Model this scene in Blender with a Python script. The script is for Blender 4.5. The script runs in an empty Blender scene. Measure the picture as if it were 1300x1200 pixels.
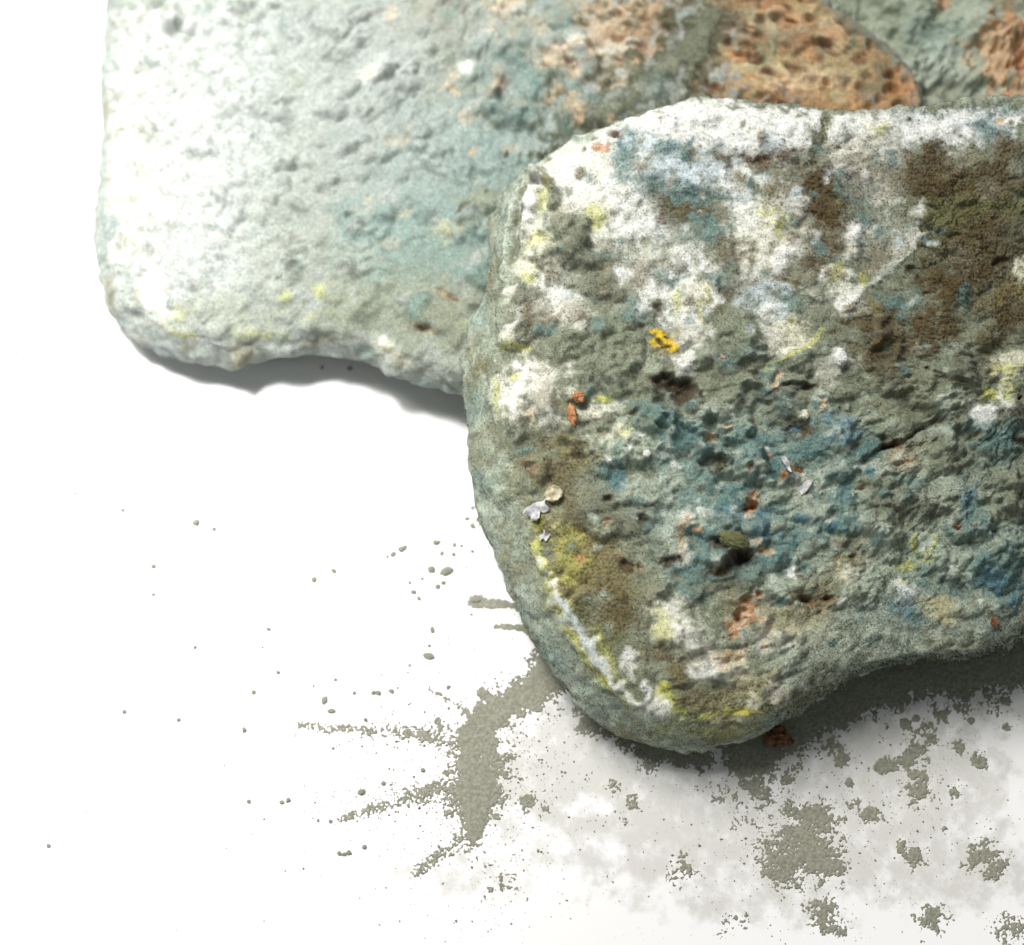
import bpy, math
import numpy as np
from mathutils import Vector
rng = np.random.default_rng(7)
scene = bpy.context.scene
col = scene.collection

# ------------------------------------------------------------------ camera
PW, PH = 1300.0, 1200.0
ELEV = math.radians(68)
LENS = 85.0
DIST = 0.354
CAM = np.array([0.0, -DIST*math.cos(ELEV), DIST*math.sin(ELEV)])
FWD = -CAM/np.linalg.norm(CAM)
RGT = np.array([1.0, 0, 0])
UPV = np.cross(RGT, FWD)
cd = bpy.data.cameras.new('camera'); cam = bpy.data.objects.new('camera', cd); col.objects.link(cam)
cd.lens = LENS; cd.sensor_width = 36; cd.clip_start = 0.005; cd.clip_end = 20
cam.location = CAM; cam.rotation_euler = (math.pi/2 - ELEV, 0, 0)
cd.dof.use_dof = True; cd.dof.focus_distance = 0.332; cd.dof.aperture_fstop = 13
scene.camera = cam

# ------------------------------------------------------------------ light
w = bpy.data.worlds.new('World'); scene.world = w; w.use_nodes = True
bg = w.node_tree.nodes['Background']; bg.inputs[0].default_value = (0.93, 0.97, 1, 1); bg.inputs[1].default_value = 0.20
def lamp(name, kind, loc, aim, power, size, colour=(1, 1, 1), **kw):
    l = bpy.data.lights.new(name, kind); o = bpy.data.objects.new(name, l); col.objects.link(o)
    l.energy = power; l.color = colour
    if kind == 'AREA': l.shape = 'DISK'; l.size = size
    else: l.shadow_soft_size = size
    for k, v in kw.items(): setattr(l, k, v)
    o.location = loc
    o.rotation_euler = (Vector(aim)-Vector(loc)).to_track_quat('-Z', 'Y').to_euler()
    return o
lamp('key_softbox', 'AREA', (-0.22, 0.24, 0.64), (0.0, 0, 0), 6.5, 0.46, (1, 0.97, 0.93))
lamp('added_fade_spot', 'SPOT', (-0.24, 0.16, 0.72), (-0.112, 0.064, 0.0), 175.0, 0.12, (1, 0.99, 0.98), spot_size=math.radians(12.0), spot_blend=1.0)  # added lamp with no seen source, bleaches the back slice towards upper left
vs = scene.view_settings
vs.view_transform = 'Standard'; vs.look = 'None'; vs.exposure = 0.0; vs.gamma = 1.0
scene.cycles.max_bounces = 6
scene.cycles.use_denoising = True

# ------------------------------------------------------------------ noise
F = np.float32
def h2(ix, iy, s):
    v = (ix.astype(np.uint32)*np.uint32(374761393)) ^ (iy.astype(np.uint32)*np.uint32(668265263)) ^ np.uint32((s*2246822519) & 0xffffffff)
    v = (v ^ (v >> np.uint32(13)))*np.uint32(1274126177)
    v = (v ^ (v >> np.uint32(15)))*np.uint32(2246822519)
    return ((v ^ (v >> np.uint32(16))) & np.uint32(0xffffff)).astype(F)/F(16777215)
def perlin(x, y, s=0):
    x = x.astype(F); y = y.astype(F)
    fx = np.floor(x); fy = np.floor(y); ix = fx.astype(np.int64); iy = fy.astype(np.int64)
    x = x-fx; y = y-fy
    u = x*x*x*(x*(x*6-15)+10); v = y*y*y*(y*(y*6-15)+10)
    def g(dx, dy):
        a = h2(ix+dx, iy+dy, s)*F(6.2831853)
        return np.cos(a)*(x-dx)+np.sin(a)*(y-dy)
    a = g(0, 0); a += u*(g(1, 0)-a)
    b = g(0, 1); b += u*(g(1, 1)-b)
    return (a+v*(b-a))*F(1.5)
def fbm(x, y, o, s=0, gain=0.55):
    t = 0; a = 1.0; n = 0
    for k in range(o):
        t = t+a*perlin(x*2.03**k+k*17.3, y*2.03**k-k*9.1, s+k); n += a; a *= gain
    return t/n*1.3
def worley(x, y, s=0):                  # nearest distance, cell id, and a cushion that is 0 on cell borders
    x = x.astype(F); y = y.astype(F)
    fx = np.floor(x).astype(np.int64); fy = np.floor(y).astype(np.int64)
    best = np.full(x.shape, 9.0, F); sec = np.full(x.shape, 9.0, F); idv = np.zeros(x.shape, F)
    for dx in (-1, 0, 1):
        for dy in (-1, 0, 1):
            cx = fx+dx; cy = fy+dy
            px = cx+h2(cx, cy, s)-x; py = cy+h2(cx, cy, s+1)-y
            d = px*px+py*py
            m = d < best
            sec = np.where(m, best, np.minimum(sec, d)).astype(F)
            best = np.where(m, d, best).astype(F)
            idv = np.where(m, h2(cx, cy, s+2), idv)
    f1 = np.sqrt(best); cu = np.clip((np.sqrt(sec)-f1)/.75, 0, 1)
    return f1, idv, 1-(1-cu)**2
def ss(a, b, x):
    t = np.clip((x-a)/(b-a), 0, 1); return t*t*(3-2*t)
def noise3(p, s=0):                     # cheap 3D noise for small bodies
    return (perlin(p[:, 0]+p[:, 2]*.7, p[:, 1]-p[:, 2]*.4, s)+perlin(p[:, 1]+3.1, p[:, 2]+p[:, 0]*.5, s+5)+perlin(p[:, 2]-1.7, p[:, 0]+p[:, 1]*.6, s+9))*0.6

# ------------------------------------------------------------------ tracing helpers
def rays(px):
    px = np.asarray(px, float).reshape(-1, 2)
    a = (px[:, 0]-PW/2)/PW*36/LENS; b = -(px[:, 1]-PH/2)/PW*36/LENS
    return FWD+a[:, None]*RGT+b[:, None]*UPV
def on_plane(px, pl):                   # plane z = c + a x + b y
    c, a, b = pl; d = rays(px)
    t = (c+a*CAM[0]+b*CAM[1]-CAM[2])/(d[:, 2]-a*d[:, 0]-b*d[:, 1])
    return CAM+t[:, None]*d
def to_px(P):
    d = P-CAM; z = d@FWD
    return np.stack([PW/2+(d@RGT)/z*LENS/36*PW, PH/2-(d@UPV)/z*LENS/36*PW], 1)
GROUND = (0.0, 0.0, 0.0)
def spline(P, n):                       # closed Catmull-Rom
    P = np.asarray(P, float); m = len(P); t = np.linspace(0, m, n, endpoint=False)
    i = t.astype(int); u = (t-i)[:, None]
    p0, p1, p2, p3 = P[(i-1) % m], P[i % m], P[(i+1) % m], P[(i+2) % m]
    return 0.5*((2*p1)+(-p0+p2)*u+(2*p0-5*p1+4*p2-p3)*u**2+(-p0+3*p1-3*p2+p3)*u**3)

# ------------------------------------------------------------------ colours (display sRGB of a fully lit surface -> albedo)
def lin(c):
    c = np.asarray(c, float)/255; return np.where(c <= .04045, c/12.92, ((c+.055)/1.055)**2.4)
GAIN = 1.0
PAL = {k: np.minimum(lin(v)*GAIN, 0.86) for k, v in dict(
    G=(128,134,114), P=(164,174,157), T=(102,131,127), B=(92,128,141), D=(90,78,53), O=(126,117,80), W=(220,222,216),
    C=(214,214,192), Y=(190,192,98), S=(214,184,56), R=(184,138,98), N=(204,180,148), K=(76,66,50), U=(74,77,60), X=(142,138,120),
    E=(184,196,199), L=(206,206,193), M=(114,84,60), Q=(180,175,138), H=(108,112,95), V=(102,104,70), A=(180,190,177), F=(150,156,150), Z=(180,184,180), J=(154,120,80)).items()}
FLUFF = set('WCELA'); POROUS = set('RNMJ'); GRAIN = set('DOKV')

def mesh_obj(name, co, faces, mat, parent=None, loc=(0, 0, 0), colour=None, normals=None, smooth=True, attrs=None):
    co = np.asarray(co, np.float32); faces = np.asarray(faces, np.int32)
    me = bpy.data.meshes.new(name); k = faces.shape[1]
    me.vertices.add(len(co)); me.vertices.foreach_set('co', co.ravel())
    me.loops.add(faces.size); me.loops.foreach_set('vertex_index', faces.ravel())
    me.polygons.add(len(faces)); me.polygons.foreach_set('loop_start', np.arange(0, faces.size, k, dtype=np.int32))
    me.polygons.foreach_set('use_smooth', np.full(len(faces), smooth))
    me.update(calc_edges=True)
    if colour is not None:
        at = me.attributes.new('mould_colour', 'FLOAT_COLOR', 'POINT')
        c4 = np.ones((len(co), 4), np.float32); c4[:, :3] = colour; at.data.foreach_set('color', c4.ravel())
    for an, av in (attrs or {}).items():
        at = me.attributes.new(an, 'FLOAT', 'POINT'); at.data.foreach_set('value', np.asarray(av, np.float32))
    if normals is not None:
        me.normals_split_custom_set_from_vertices(normals.astype(np.float32))
    me.materials.append(mat)
    o = bpy.data.objects.new(name, me); col.objects.link(o)
    if parent: o.parent = parent
    else: o.location = loc
    return o
def tag(o, label=None, cat=None, group=None, kind=None):
    for k, v in (('label', label), ('category', cat), ('group', group), ('kind', kind)):
        if v: o[k] = v
    return o
def empty(name, loc):
    o = bpy.data.objects.new(name, None); col.objects.link(o); o.location = loc; o.empty_display_size = .01
    return o
def grid_faces(nr, nc, wrap=False, off=0):
    r = np.arange(nr-1)[:, None]; c = np.arange(nc if wrap else nc-1)[None, :]; c2 = (c+1) % nc
    f = np.stack(np.broadcast_arrays(r*nc+c, r*nc+c2, (r+1)*nc+c2, (r+1)*nc+c), -1).reshape(-1, 4)
    return f+off

# ------------------------------------------------------------------ materials
def new_mat(name):
    m = bpy.data.materials.new(name); m.use_nodes = True
    return m, m.node_tree.nodes, m.node_tree.links, m.node_tree.nodes['Principled BSDF']
def mould_material(name, bump=0.5, grain=0.34, sheen=0.10, scale=1.0):
    m, n, l, b = new_mat(name)
    at = n.new('ShaderNodeAttribute'); at.attribute_name = 'mould_colour'
    tc = n.new('ShaderNodeTexCoord')
    def noise(sc, det, rough=.6):
        t = n.new('ShaderNodeTexNoise'); t.inputs['Scale'].default_value = sc*scale; t.inputs['Detail'].default_value = det
        t.inputs['Roughness'].default_value = rough; l.new(tc.outputs['Object'], t.inputs['Vector']); return t
    a = noise(3400, 3); c = noise(7000, 2); d = noise(700, 3)
    def mr(src, lo, hi):
        t = n.new('ShaderNodeMapRange'); t.inputs[1].default_value = .3; t.inputs[2].default_value = .7
        t.inputs[3].default_value = lo; t.inputs[4].default_value = hi; l.new(src, t.inputs[0]); return t.outputs[0]
    mu = n.new('ShaderNodeMath'); mu.operation = 'MULTIPLY'
    l.new(mr(a.outputs['Fac'], 1-grain, 1+grain), mu.inputs[0]); l.new(mr(d.outputs['Fac'], .9, 1.1), mu.inputs[1])
    vm = n.new('ShaderNodeVectorMath'); vm.operation = 'SCALE'; l.new(at.outputs['Color'], vm.inputs[0]); l.new(mu.outputs[0], vm.inputs['Scale'])
    l.new(vm.outputs[0], b.inputs['Base Color'])
    b.inputs['Roughness'].default_value = .95; b.inputs['Specular IOR Level'].default_value = .12
    b.inputs['Sheen Weight'].default_value = sheen; b.inputs['Sheen Roughness'].default_value = .5
    ad = n.new('ShaderNodeMath'); ad.operation = 'MULTIPLY_ADD'; ad.inputs[1].default_value = .5
    l.new(c.outputs['Fac'], ad.inputs[0]); l.new(a.outputs['Fac'], ad.inputs[2])
    bp = n.new('ShaderNodeBump'); bp.inputs['Strength'].default_value = bump; bp.inputs['Distance'].default_value = .0003
    l.new(ad.outputs[0], bp.inputs['Height']); l.new(bp.outputs[0], b.inputs['Normal'])
    return m
M_MOULD = mould_material('velvety_mould')
M_FUZZ = mould_material('mould_hyphae', bump=0, grain=.1, sheen=0)
def plain_material(name, c1, c2, sc=900, rough=.8, spec=.2, bump=.4):
    m, n, l, b = new_mat(name)
    tc = n.new('ShaderNodeTexCoord'); t = n.new('ShaderNodeTexNoise'); t.inputs['Scale'].default_value = sc; t.inputs['Detail'].default_value = 4
    l.new(tc.outputs['Object'], t.inputs['Vector'])
    r = n.new('ShaderNodeValToRGB'); r.color_ramp.elements[0].position = .35; r.color_ramp.elements[1].position = .65
    r.color_ramp.elements[0].color = (*lin(c1), 1); r.color_ramp.elements[1].color = (*lin(c2), 1)
    l.new(t.outputs['Fac'], r.inputs[0]); l.new(r.outputs[0], b.inputs['Base Color'])
    b.inputs['Roughness'].default_value = rough; b.inputs['Specular IOR Level'].default_value = spec
    bp = n.new('ShaderNodeBump'); bp.inputs['Strength'].default_value = bump; bp.inputs['Distance'].default_value = .0003
    l.new(t.outputs['Fac'], bp.inputs['Height']); l.new(bp.outputs[0], b.inputs['Normal'])
    return m
M_DUST = plain_material('grey_green_spore_dust', (128,129,115), (156,156,142), 2500, .95, .05)
M_ORANGE = plain_material('orange_toasted_crumb', (138,94,60), (194,144,102), 1400, .85, .15, .8)
M_BROWN = plain_material('dark_toasted_crumb', (84,58,40), (150,110,78), 1400, .9, .1, .9)
M_FLAKE = plain_material('dry_white_flake', (158,160,166), (220,219,214), 900, .8, .2, .8)
M_PINKF = plain_material('cream_flake', (150,140,104), (222,214,190), 1100, .9, .1, .9)
M_LUMP = plain_material('olive_mould_nodule', (88,92,54), (140,140,84), 2200, .95, .05, .8)

# ------------------------------------------------------------------ painting of colonies on a slice
class Paint:
    def __init__(s, q, mm, base='G', seed=0):
        s.q = q.astype(F); n = len(q); s.col = np.tile(PAL[base].astype(F), (n, 1)); s.h = np.zeros(n, F)
        s.fl = np.zeros(n, F); s.po = np.zeros(n, F); s.gr = np.full(n, .3, F)
        x, y = s.q[:, 0], s.q[:, 1]
        s.n1 = fbm(x/38, y/38, 2, seed+11); s.n2 = fbm(x/13, y/13, 2, seed+23); s.n3 = fbm(x/4.5, y/4.5, 2, seed+37)
        s.wx = fbm(x/30, y/30, 3, seed+51); s.wy = fbm(x/30, y/30, 3, seed+67)
    def put(s, ty, idx, r, op, edge, h, rough):
        soft = ty in FLUFF or ty in 'QX'
        nz = s.n1[idx]*.5*rough+s.n2[idx]*(.55 if soft else .5)*rough+s.n3[idx]*(.12 if soft else .24)*rough
        r = r*.9
        wgt = (ss(-.25-.25*soft, .25+edge*.9, 1-r+nz)*op)[:, None].astype(F)
        if ty in PAL:
            s.col[idx] += (PAL[ty].astype(F)-s.col[idx])*wgt
            w1 = wgt[:, 0]
            for arr, st in ((s.fl, FLUFF), (s.po, POROUS), (s.gr, GRAIN)):
                arr[idx] += ((1.0 if ty in st else (0.3 if st is GRAIN else 0.0))-arr[idx])*w1
        if h:
            rr = r/.9-(s.n1[idx]*.22+s.n2[idx]*.16)*rough
            if h > 0: s.h[idx] += 1.35*h*np.clip(1-rr*rr, 0, 1)**(.62 if ty in PAL else .85)
            else: s.h[idx] += h*ss(0, .65, 1-rr)
    def blob(s, ty, x, y, rx, ry, ang=0, op=.92, edge=.45, h=0, rough=1.0):
        m = max(rx, ry)*2.2+4
        idx = np.nonzero((np.abs(s.q[:, 0]-x) < m) & (np.abs(s.q[:, 1]-y) < m))[0]
        if not len(idx): return
        k = min(12, m*.25)
        dx = s.q[idx, 0]-x+s.wx[idx]*k; dy = s.q[idx, 1]-y+s.wy[idx]*k
        c, sn = math.cos(math.radians(ang)), math.sin(math.radians(ang))
        u = (dx*c+dy*sn)/rx; v = (-dx*sn+dy*c)/ry
        s.put(ty, idx, np.sqrt(u*u+v*v), op, edge, h, rough)
    def stroke(s, ty, pts, wd, op=.92, edge=.5, h=0, rough=1.0):
        P = np.array(pts, float); lo = P.min(0)-wd*2.2-6; hi = P.max(0)+wd*2.2+6
        idx = np.nonzero(np.all((s.q > lo) & (s.q < hi), axis=1))[0]
        if not len(idx): return
        d = np.full(len(idx), 1e9, F); q = s.q[idx]+np.stack([s.wx[idx], s.wy[idx]], 1)*min(9, 4+wd*.5)
        for a, b in zip(P[:-1], P[1:]):
            ab = b-a; t = np.clip(((q-a)@ab)/(ab@ab), 0, 1)[:, None]
            d = np.minimum(d, np.linalg.norm(q-a-t*ab, axis=1))
        s.put(ty, idx, d/wd*(1-.55*s.n2[idx]-.45*s.n1[idx])+.15, op, edge, h, rough)
    def spec(s, text):
        for ln in text.strip().splitlines():
            ln = ln.split('#')[0].split()
            if not ln: continue
            if ln[0] == 'S:':            # S: type width op h x,y x,y ...
                s.stroke(ln[1], [tuple(map(float, p.split(','))) for p in ln[5:]], float(ln[2]), float(ln[3])*(.7 if ln[1] == 'K' else 1), .6, float(ln[4])*(.7 if ln[1] == 'K' else 1))
            else:                        # type x y rx ry [ang op h edge]
                v = list(map(float, ln[1:])); v += [0, .94, 0, .45][len(v)-4:]
                s.blob(ln[0], v[0], v[1], v[2], v[3], v[4], v[5], v[7], v[6])

# ------------------------------------------------------------------ a slice: face + crust from one displaced sheet
def build_slice(name, label, outline, centre, plane, t, nth, nr, nw, painter, seed, amp=1.0, fuzz=0, dome=.0013, hide=None, wallc=None):
    c0, a, b = plane
    N = np.array([-a, -b, 1.0]); N /= np.linalg.norm(N)
    U = np.array([1, 0, a]); U /= np.linalg.norm(U); V = np.cross(N, U)
    O = on_plane([centre], plane)[0]
    ol = np.array(outline, float)
    fine = spline(ol, 6000)
    P = on_plane(fine[:, :2], plane)-O
    uv = np.stack([P@U, P@V], 1); bul = fine[:, 2]*.001
    inside = ((fine[:, 0] > -20) & (fine[:, 0] < 1320) & (fine[:, 1] > -20) & (fine[:, 1] < 1220)).astype(float)
    if hide is not None: inside *= 1-hide(fine)
    seg = np.linalg.norm(np.roll(uv, -1, 0)-uv, axis=1)*(0.12+0.88*inside)
    cs = np.concatenate([[0], np.cumsum(seg)]); tt = np.linspace(0, cs[-1], nth, endpoint=False)
    k = np.interp(tt, cs, np.arange(6001)); ext = np.vstack([uv, uv[:1]]); be = np.append(bul, bul[0])
    R = np.stack([np.interp(k, np.arange(6001), ext[:, i]) for i in (0, 1)], 1); B = np.interp(k, np.arange(6001), be)
    tg = np.roll(R, -3, 0)-np.roll(R, 3, 0)
    for _ in range(4): tg = (np.roll(tg, 4, 0)+tg+np.roll(tg, -4, 0))/3
    out = np.stack([tg[:, 1], -tg[:, 0]], 1); out /= np.linalg.norm(out, axis=1)[:, None]
    if np.mean(np.sum(out*R, 1)) < 0: out = -out
    rows = []; zs = []; net = []
    for f in np.linspace(0.004, 1, nr):
        q = R*f; d = (1-f)*np.linalg.norm(R, axis=1)
        rows.append(q); zs.append(-dome*(1-np.clip(d/.0065, 0, 1))**2); net.append(q)
    wv = np.linspace(0, 1, nw+1)[1:]
    arc = np.zeros(len(R)); prev = R; pz = zs[-1]
    for wq in wv:
        wq2 = wq**1.15
        o = B*np.sin(min(wq2/.55, 1)*math.pi/2) if wq2 < .55 else B*(.25+.75*np.cos((wq2-.55)/.45*math.pi/2))-.0012*(wq2-.55)/.45
        z = np.full(len(R), -dome-(t-dome)*wq2)
        q = R+out*o[:, None]
        arc = arc+np.sqrt(np.sum((q-prev)**2, 1)+(z-pz)**2); prev, pz = q, z
        rows.append(q); zs.append(z); net.append(R+out*arc[:, None])
    for f in (.985, .95, .85, .6, .02):
        rows.append(prev*f); zs.append(np.full(len(R), -t-.0002)); net.append(R+out*arc[:, None]+(1-f)*.02)
    nrow = len(rows)
    XY = np.stack(rows); Z = np.stack(zs); NET = np.stack(net).reshape(-1, 2)
    P3 = O+XY[..., 0:1]*U+XY[..., 1:2]*V+Z[..., None]*N
    def norms(P):
        dt = np.roll(P, -1, 1)-np.roll(P, 1, 1); dr = np.gradient(P, axis=0)
        n = np.cross(dr, dt); n /= np.linalg.norm(n, axis=2)[..., None]+1e-12
        return n
    n0 = norms(P3)
    if n0[nr//2].mean(0)@N < 0: flip = -1
    else: flip = 1
    n0 = n0*flip
    for _ in range(3): n0[nr//2:] = (n0[nr//2:]+np.roll(n0, 1, 0)[nr//2:]+np.roll(n0, -1, 0)[nr//2:])
    n0 /= np.linalg.norm(n0, axis=2)[..., None]
    n0[:nr//2] = N
    q = to_px(O+NET[:, 0:1]*U+NET[:, 1:2]*V)
    x, y = NET[:, 0]*1000, NET[:, 1]*1000       # millimetres on the unfolded sheet
    pa = painter(q, seed)
    wallk = np.zeros((nrow, nth), F)
    wallk[nr:] = np.linspace(.25, 1, nrow-nr)[:, None]
    wk = wallk.ravel()
    # relief: rolling cushions, cauliflower knobs, granules, pores
    F1, i1, c1 = worley(x/3.1+pa.n1*.16+.1*pa.n2, y/3.1-pa.n1*.16+.1*pa.wx, seed+3)
    F2, i2, c2 = worley(x/1.45+pa.n1*.1, y/1.45+pa.n2*.08, seed+5)
    F3, i3, c3 = worley(x/.46, y/.46, seed+7)
    kn3 = 1-np.clip(F3*1.3, 0, 1)
    low = fbm(x/7, y/7, 3, seed+71)
    where = ss(-.25, .35, fbm(x/9, y/9, 2, seed+81))
    hard = 1-pa.fl*.6
    F4, i4, _ = worley(x/2.6+pa.n2*.45, y/1.7+pa.n1*.45+pa.n2*.3, seed+13)
    coarse = .42*low+hard*(.85*c1*(.25+i1)*where+.20*c2*(.3+i2))+pa.fl*.22*fbm(x/1.6, y/1.6, 2, seed+95)
    por = ss(.5, .12, F4)*(i4 > .4)*(.6+i4)+ss(.45, .1, F2)*(i2 > .45)*.45
    coarse = coarse*(1-.3*pa.po)+pa.po*(-por*1.4+.25*fbm(x/1.2, y/1.2, 3, seed+99))
    coarse = coarse*(1-.6*wk)*amp+wk*(.55*fbm(x/4.5, y/4.5, 3, seed+131)+.35*fbm(x/1.8, y/1.8, 2, seed+137))+pa.h*(1-.7*wk)
    cg = coarse.reshape(nrow, nth)
    for _ in range(3):                    # powder rounds every edge off
        cg = (np.roll(cg, 1, 1)+2*cg+np.roll(cg, -1, 1))/4
        cg = np.concatenate([cg[:1], (cg[:-2]+2*cg[1:-1]+cg[2:])/4, cg[-1:]])
    fine_ = ((.016+.075*pa.gr+.26*np.clip(pa.gr-.3, 0, 1))*(kn3-.5)*hard+.05*hard*fbm(x/.5, y/.5, 2, seed+91))*(1-.4*wk)
    d = (cg.ravel()+fine_)*.001
    dd = d.reshape(nrow, nth); dd[-5:] = 0
    dd[:10] = dd[:10].mean()+(dd[:10]-dd[:10].mean())*np.linspace(0, 1, 10)[:, None]
    P3 = P3+n0*dd[..., None]
    n1 = norms(P3)*flip; n1[:2] = N
    colr = pa.col*(1+.16*pa.n3+.10*pa.n2)[:, None]*(1+.26*(i1-.5)*c1*hard*where)[:, None]*(1+.22*pa.gr*fbm(x/1.1, y/1.1, 2, seed+141))[:, None]
    colr = np.clip(colr, .01, .88)
    if wallc is not None:
        wm = ss(nr-14, nr+14, np.repeat(np.arange(nrow), nth).astype(F)+12*pa.n1+9*pa.n2)[:, None]*.5*(1+1.2*pa.n1+.8*pa.n2+.8*fbm(x/4, y/4, 2, seed+151))[:, None].clip(0, 1.7)
        colr = colr+(PAL[wallc].astype(F)*(1+.12*pa.n3)[:, None]-colr)*np.clip(wm, 0, .9)
        wn = fbm(x/6, y/6, 4, seed+161); wo = fbm(x/4, y/4, 4, seed+171); rr_ = np.repeat(ss(nr-6, nr+16, np.arange(nrow).astype(F)), nth)
        for ty, f in (('O', ss(.08, .5, wn)*.55), ('T', ss(.08, .5, -wn)*.45), ('A', ss(.2, .55, wo)*.5), ('H', ss(.15, .5, -wo)*.5)):
            colr = colr+(PAL[ty].astype(F)-colr)*(f*rr_)[:, None]
    root = empty(name, O-np.array([0, 0, 0])*1.0)
    tag(root, label, 'mouldy bread', 'slices of mouldy bread in a pile')
    L = P3-O
    cut = nr+2
    fa = grid_faces(nrow, nth, True)
    pv = P3.reshape(-1, 3); f0 = fa[(nr//2)*nth:(nr//2+1)*nth]
    if np.cross(pv[f0[:, 1]]-pv[f0[:, 0]], pv[f0[:, 2]]-pv[f0[:, 0]]).mean(0)@N < 0: fa = fa[:, ::-1]
    nf = cut*nth
    top = mesh_obj('bread_face', L[:cut+1].reshape(-1, 3), fa[:nf], M_MOULD, root, colour=colr[:(cut+1)*nth], normals=n1[:cut+1].reshape(-1, 3))
    crust = mesh_obj('crust', L[cut:].reshape(-1, 3), fa[nf:]-nf, M_MOULD, root, colour=colr[nf:], normals=n1[cut:].reshape(-1, 3))
    info = dict(root=root, O=O, P=P3.reshape(-1, 3), n=n1.reshape(-1, 3), q=q, col=colr, nface=(cut+1)*nth, nth=nth, nr=nr, fl=pa.fl, U=U, V=V, N=N, gr=pa.gr)
    if fuzz:
        vis = to_px(P3.reshape(-1, 3)); m = (vis[:, 0] > -10) & (vis[:, 0] < 1310) & (vis[:, 1] > -10) & (vis[:, 1] < 1210)
        area = np.tile(np.concatenate([np.linspace(.05, 1, nr), np.full(nrow-nr, 1.0)])[:, None], (1, nth)).ravel()
        area[-6*nth:] = 0
        area[nr*nth:] *= .9
        pr = area*m*(1-.92*pa.fl); pr /= pr.sum()
        ii = rng.choice(len(pr), fuzz, p=pr)
        nn = info['n'][ii]; rv = rng.normal(size=(fuzz, 3)); rv -= np.sum(rv*nn, 1)[:, None]*nn
        rv /= np.linalg.norm(rv, axis=1)[:, None]
        ln = rng.uniform(.00014, .00034, fuzz)*(1+.7*pa.fl[ii])
        rw_ = ii//nth; ln = ln*np.where((rw_ > nr+4) & (vis[ii, 0] > 985) & (vis[ii, 1] > 600), 1.9, 1.0)
        dirv = nn*rng.uniform(.25, 1.0, fuzz)[:, None]+rv*(.7+.9*pa.fl[ii])[:, None]; dirv /= np.linalg.norm(dirv, axis=1)[:, None]
        side = np.cross(dirv, rng.normal(size=(fuzz, 3))); side /= np.linalg.norm(side, axis=1)[:, None]
        wd = rng.uniform(.00003, .00006, fuzz)[:, None]
        base = info['P'][ii]+rv*.0001-nn*.00004
        co = np.stack([base-side*wd, base+side*wd, base+dirv*ln[:, None]], 1).reshape(-1, 3)-O
        cc = np.repeat(np.clip(info['col'][ii]*rng.uniform(.85, 1.3, fuzz)[:, None], .01, .88), 3, 0)
        o = mesh_obj('mould_fuzz', co, np.arange(fuzz*3).reshape(-1, 3), M_FUZZ, root, colour=cc, normals=np.repeat(nn, 3, 0))
        o['kind'] = 'stuff'
    return info

# ------------------------------------------------------------------ tabletop
def ax(lo, hi, n): return np.concatenate([[-1.6, -.6, -.25, lo*1.15], np.linspace(lo, hi, n), [hi*1.15, .25, .6, 1.6]])
gx = ax(-.085, .085, 240); gy = ax(-.088, .088, 240)
GX, GY = np.meshgrid(gx, gy); gco = np.stack([GX, GY, np.zeros_like(GX)], -1).reshape(-1, 3)
gq = to_px(gco*np.array([1, 1, 1]))
film = np.zeros(len(gq))
def smear(x, y, rx, ry, ang, k):
    c, s = math.cos(math.radians(ang)), math.sin(math.radians(ang)); dx = gq[:, 0]-x; dy = gq[:, 1]-y
    r = np.hypot((dx*c+dy*s)/rx, (-dx*s+dy*c)/ry)
    nz = fbm(gq[:, 0]/40, gq[:, 1]/40, 4, 5)*.5
    np.maximum(film, k*ss(0, .7, 1-r+nz), out=film)
for a_ in ((715,980,125,120,0,.95),(640,990,60,90,0,.8),(880,1040,300,120,0,.85),(1130,1010,240,170,0,.85),(1200,1100,200,80,0,.8),(960,1130,260,60,0,.7),(600,1110,120,50,0,.5),(715,980,115,105,0,.55),(700,1060,140,60,0,.4),(820,1060,160,90,0,.35),(1000,960,160,60,-15,.5),(1150,1050,220,140,0,.38),(1250,900,120,50,0,.45),
           (465,950,12,40,-25,.3),(500,1055,70,14,-5,.28),(620,1020,60,60,0,.3),(760,900,60,30,30,.5)): smear(*a_)
far = (np.abs(gco[:, 0]) > .09) | (np.abs(gco[:, 1]) > .092); film[far] = 0
m, n, l, b = new_mat('white_glossy_board')
at = n.new('ShaderNodeAttribute'); at.attribute_name = 'film'
tc = n.new('ShaderNodeTexCoord')
nz = n.new('ShaderNodeTexNoise'); nz.inputs['Scale'].default_value = 330; nz.inputs['Detail'].default_value = 7; nz.inputs['Roughness'].default_value = .7
mp = n.new('ShaderNodeMapping'); mp.inputs['Rotation'].default_value = (0, 0, .6); mp.inputs['Scale'].default_value = (1, .85, 1)
l.new(tc.outputs['Object'], mp.inputs['Vector']); l.new(mp.outputs[0], nz.inputs['Vector'])
r1 = n.new('ShaderNodeMapRange'); r1.inputs[1].default_value = .3; r1.inputs[2].default_value = .68; l.new(nz.outputs['Fac'], r1.inputs[0])
ad = n.new('ShaderNodeMath'); ad.operation = 'ADD'; l.new(at.outputs['Fac'], ad.inputs[0]); l.new(r1.outputs[0], ad.inputs[1])
mu = n.new('ShaderNodeMapRange'); mu.interpolation_type = 'SMOOTHSTEP'; mu.inputs[1].default_value = .62; mu.inputs[2].default_value = 1.5; mu.inputs[4].default_value = .46; l.new(ad.outputs[0], mu.inputs[0])
fm = n.new('ShaderNodeMath'); fm.operation = 'MULTIPLY'; fm.use_clamp = True
l.new(mu.outputs[0], fm.inputs[0])
gt = n.new('ShaderNodeMapRange'); gt.inputs[1].default_value = .02; gt.inputs[2].default_value = .3; l.new(at.outputs['Fac'], gt.inputs[0]); l.new(gt.outputs[0], fm.inputs[1]); mu = fm
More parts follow.
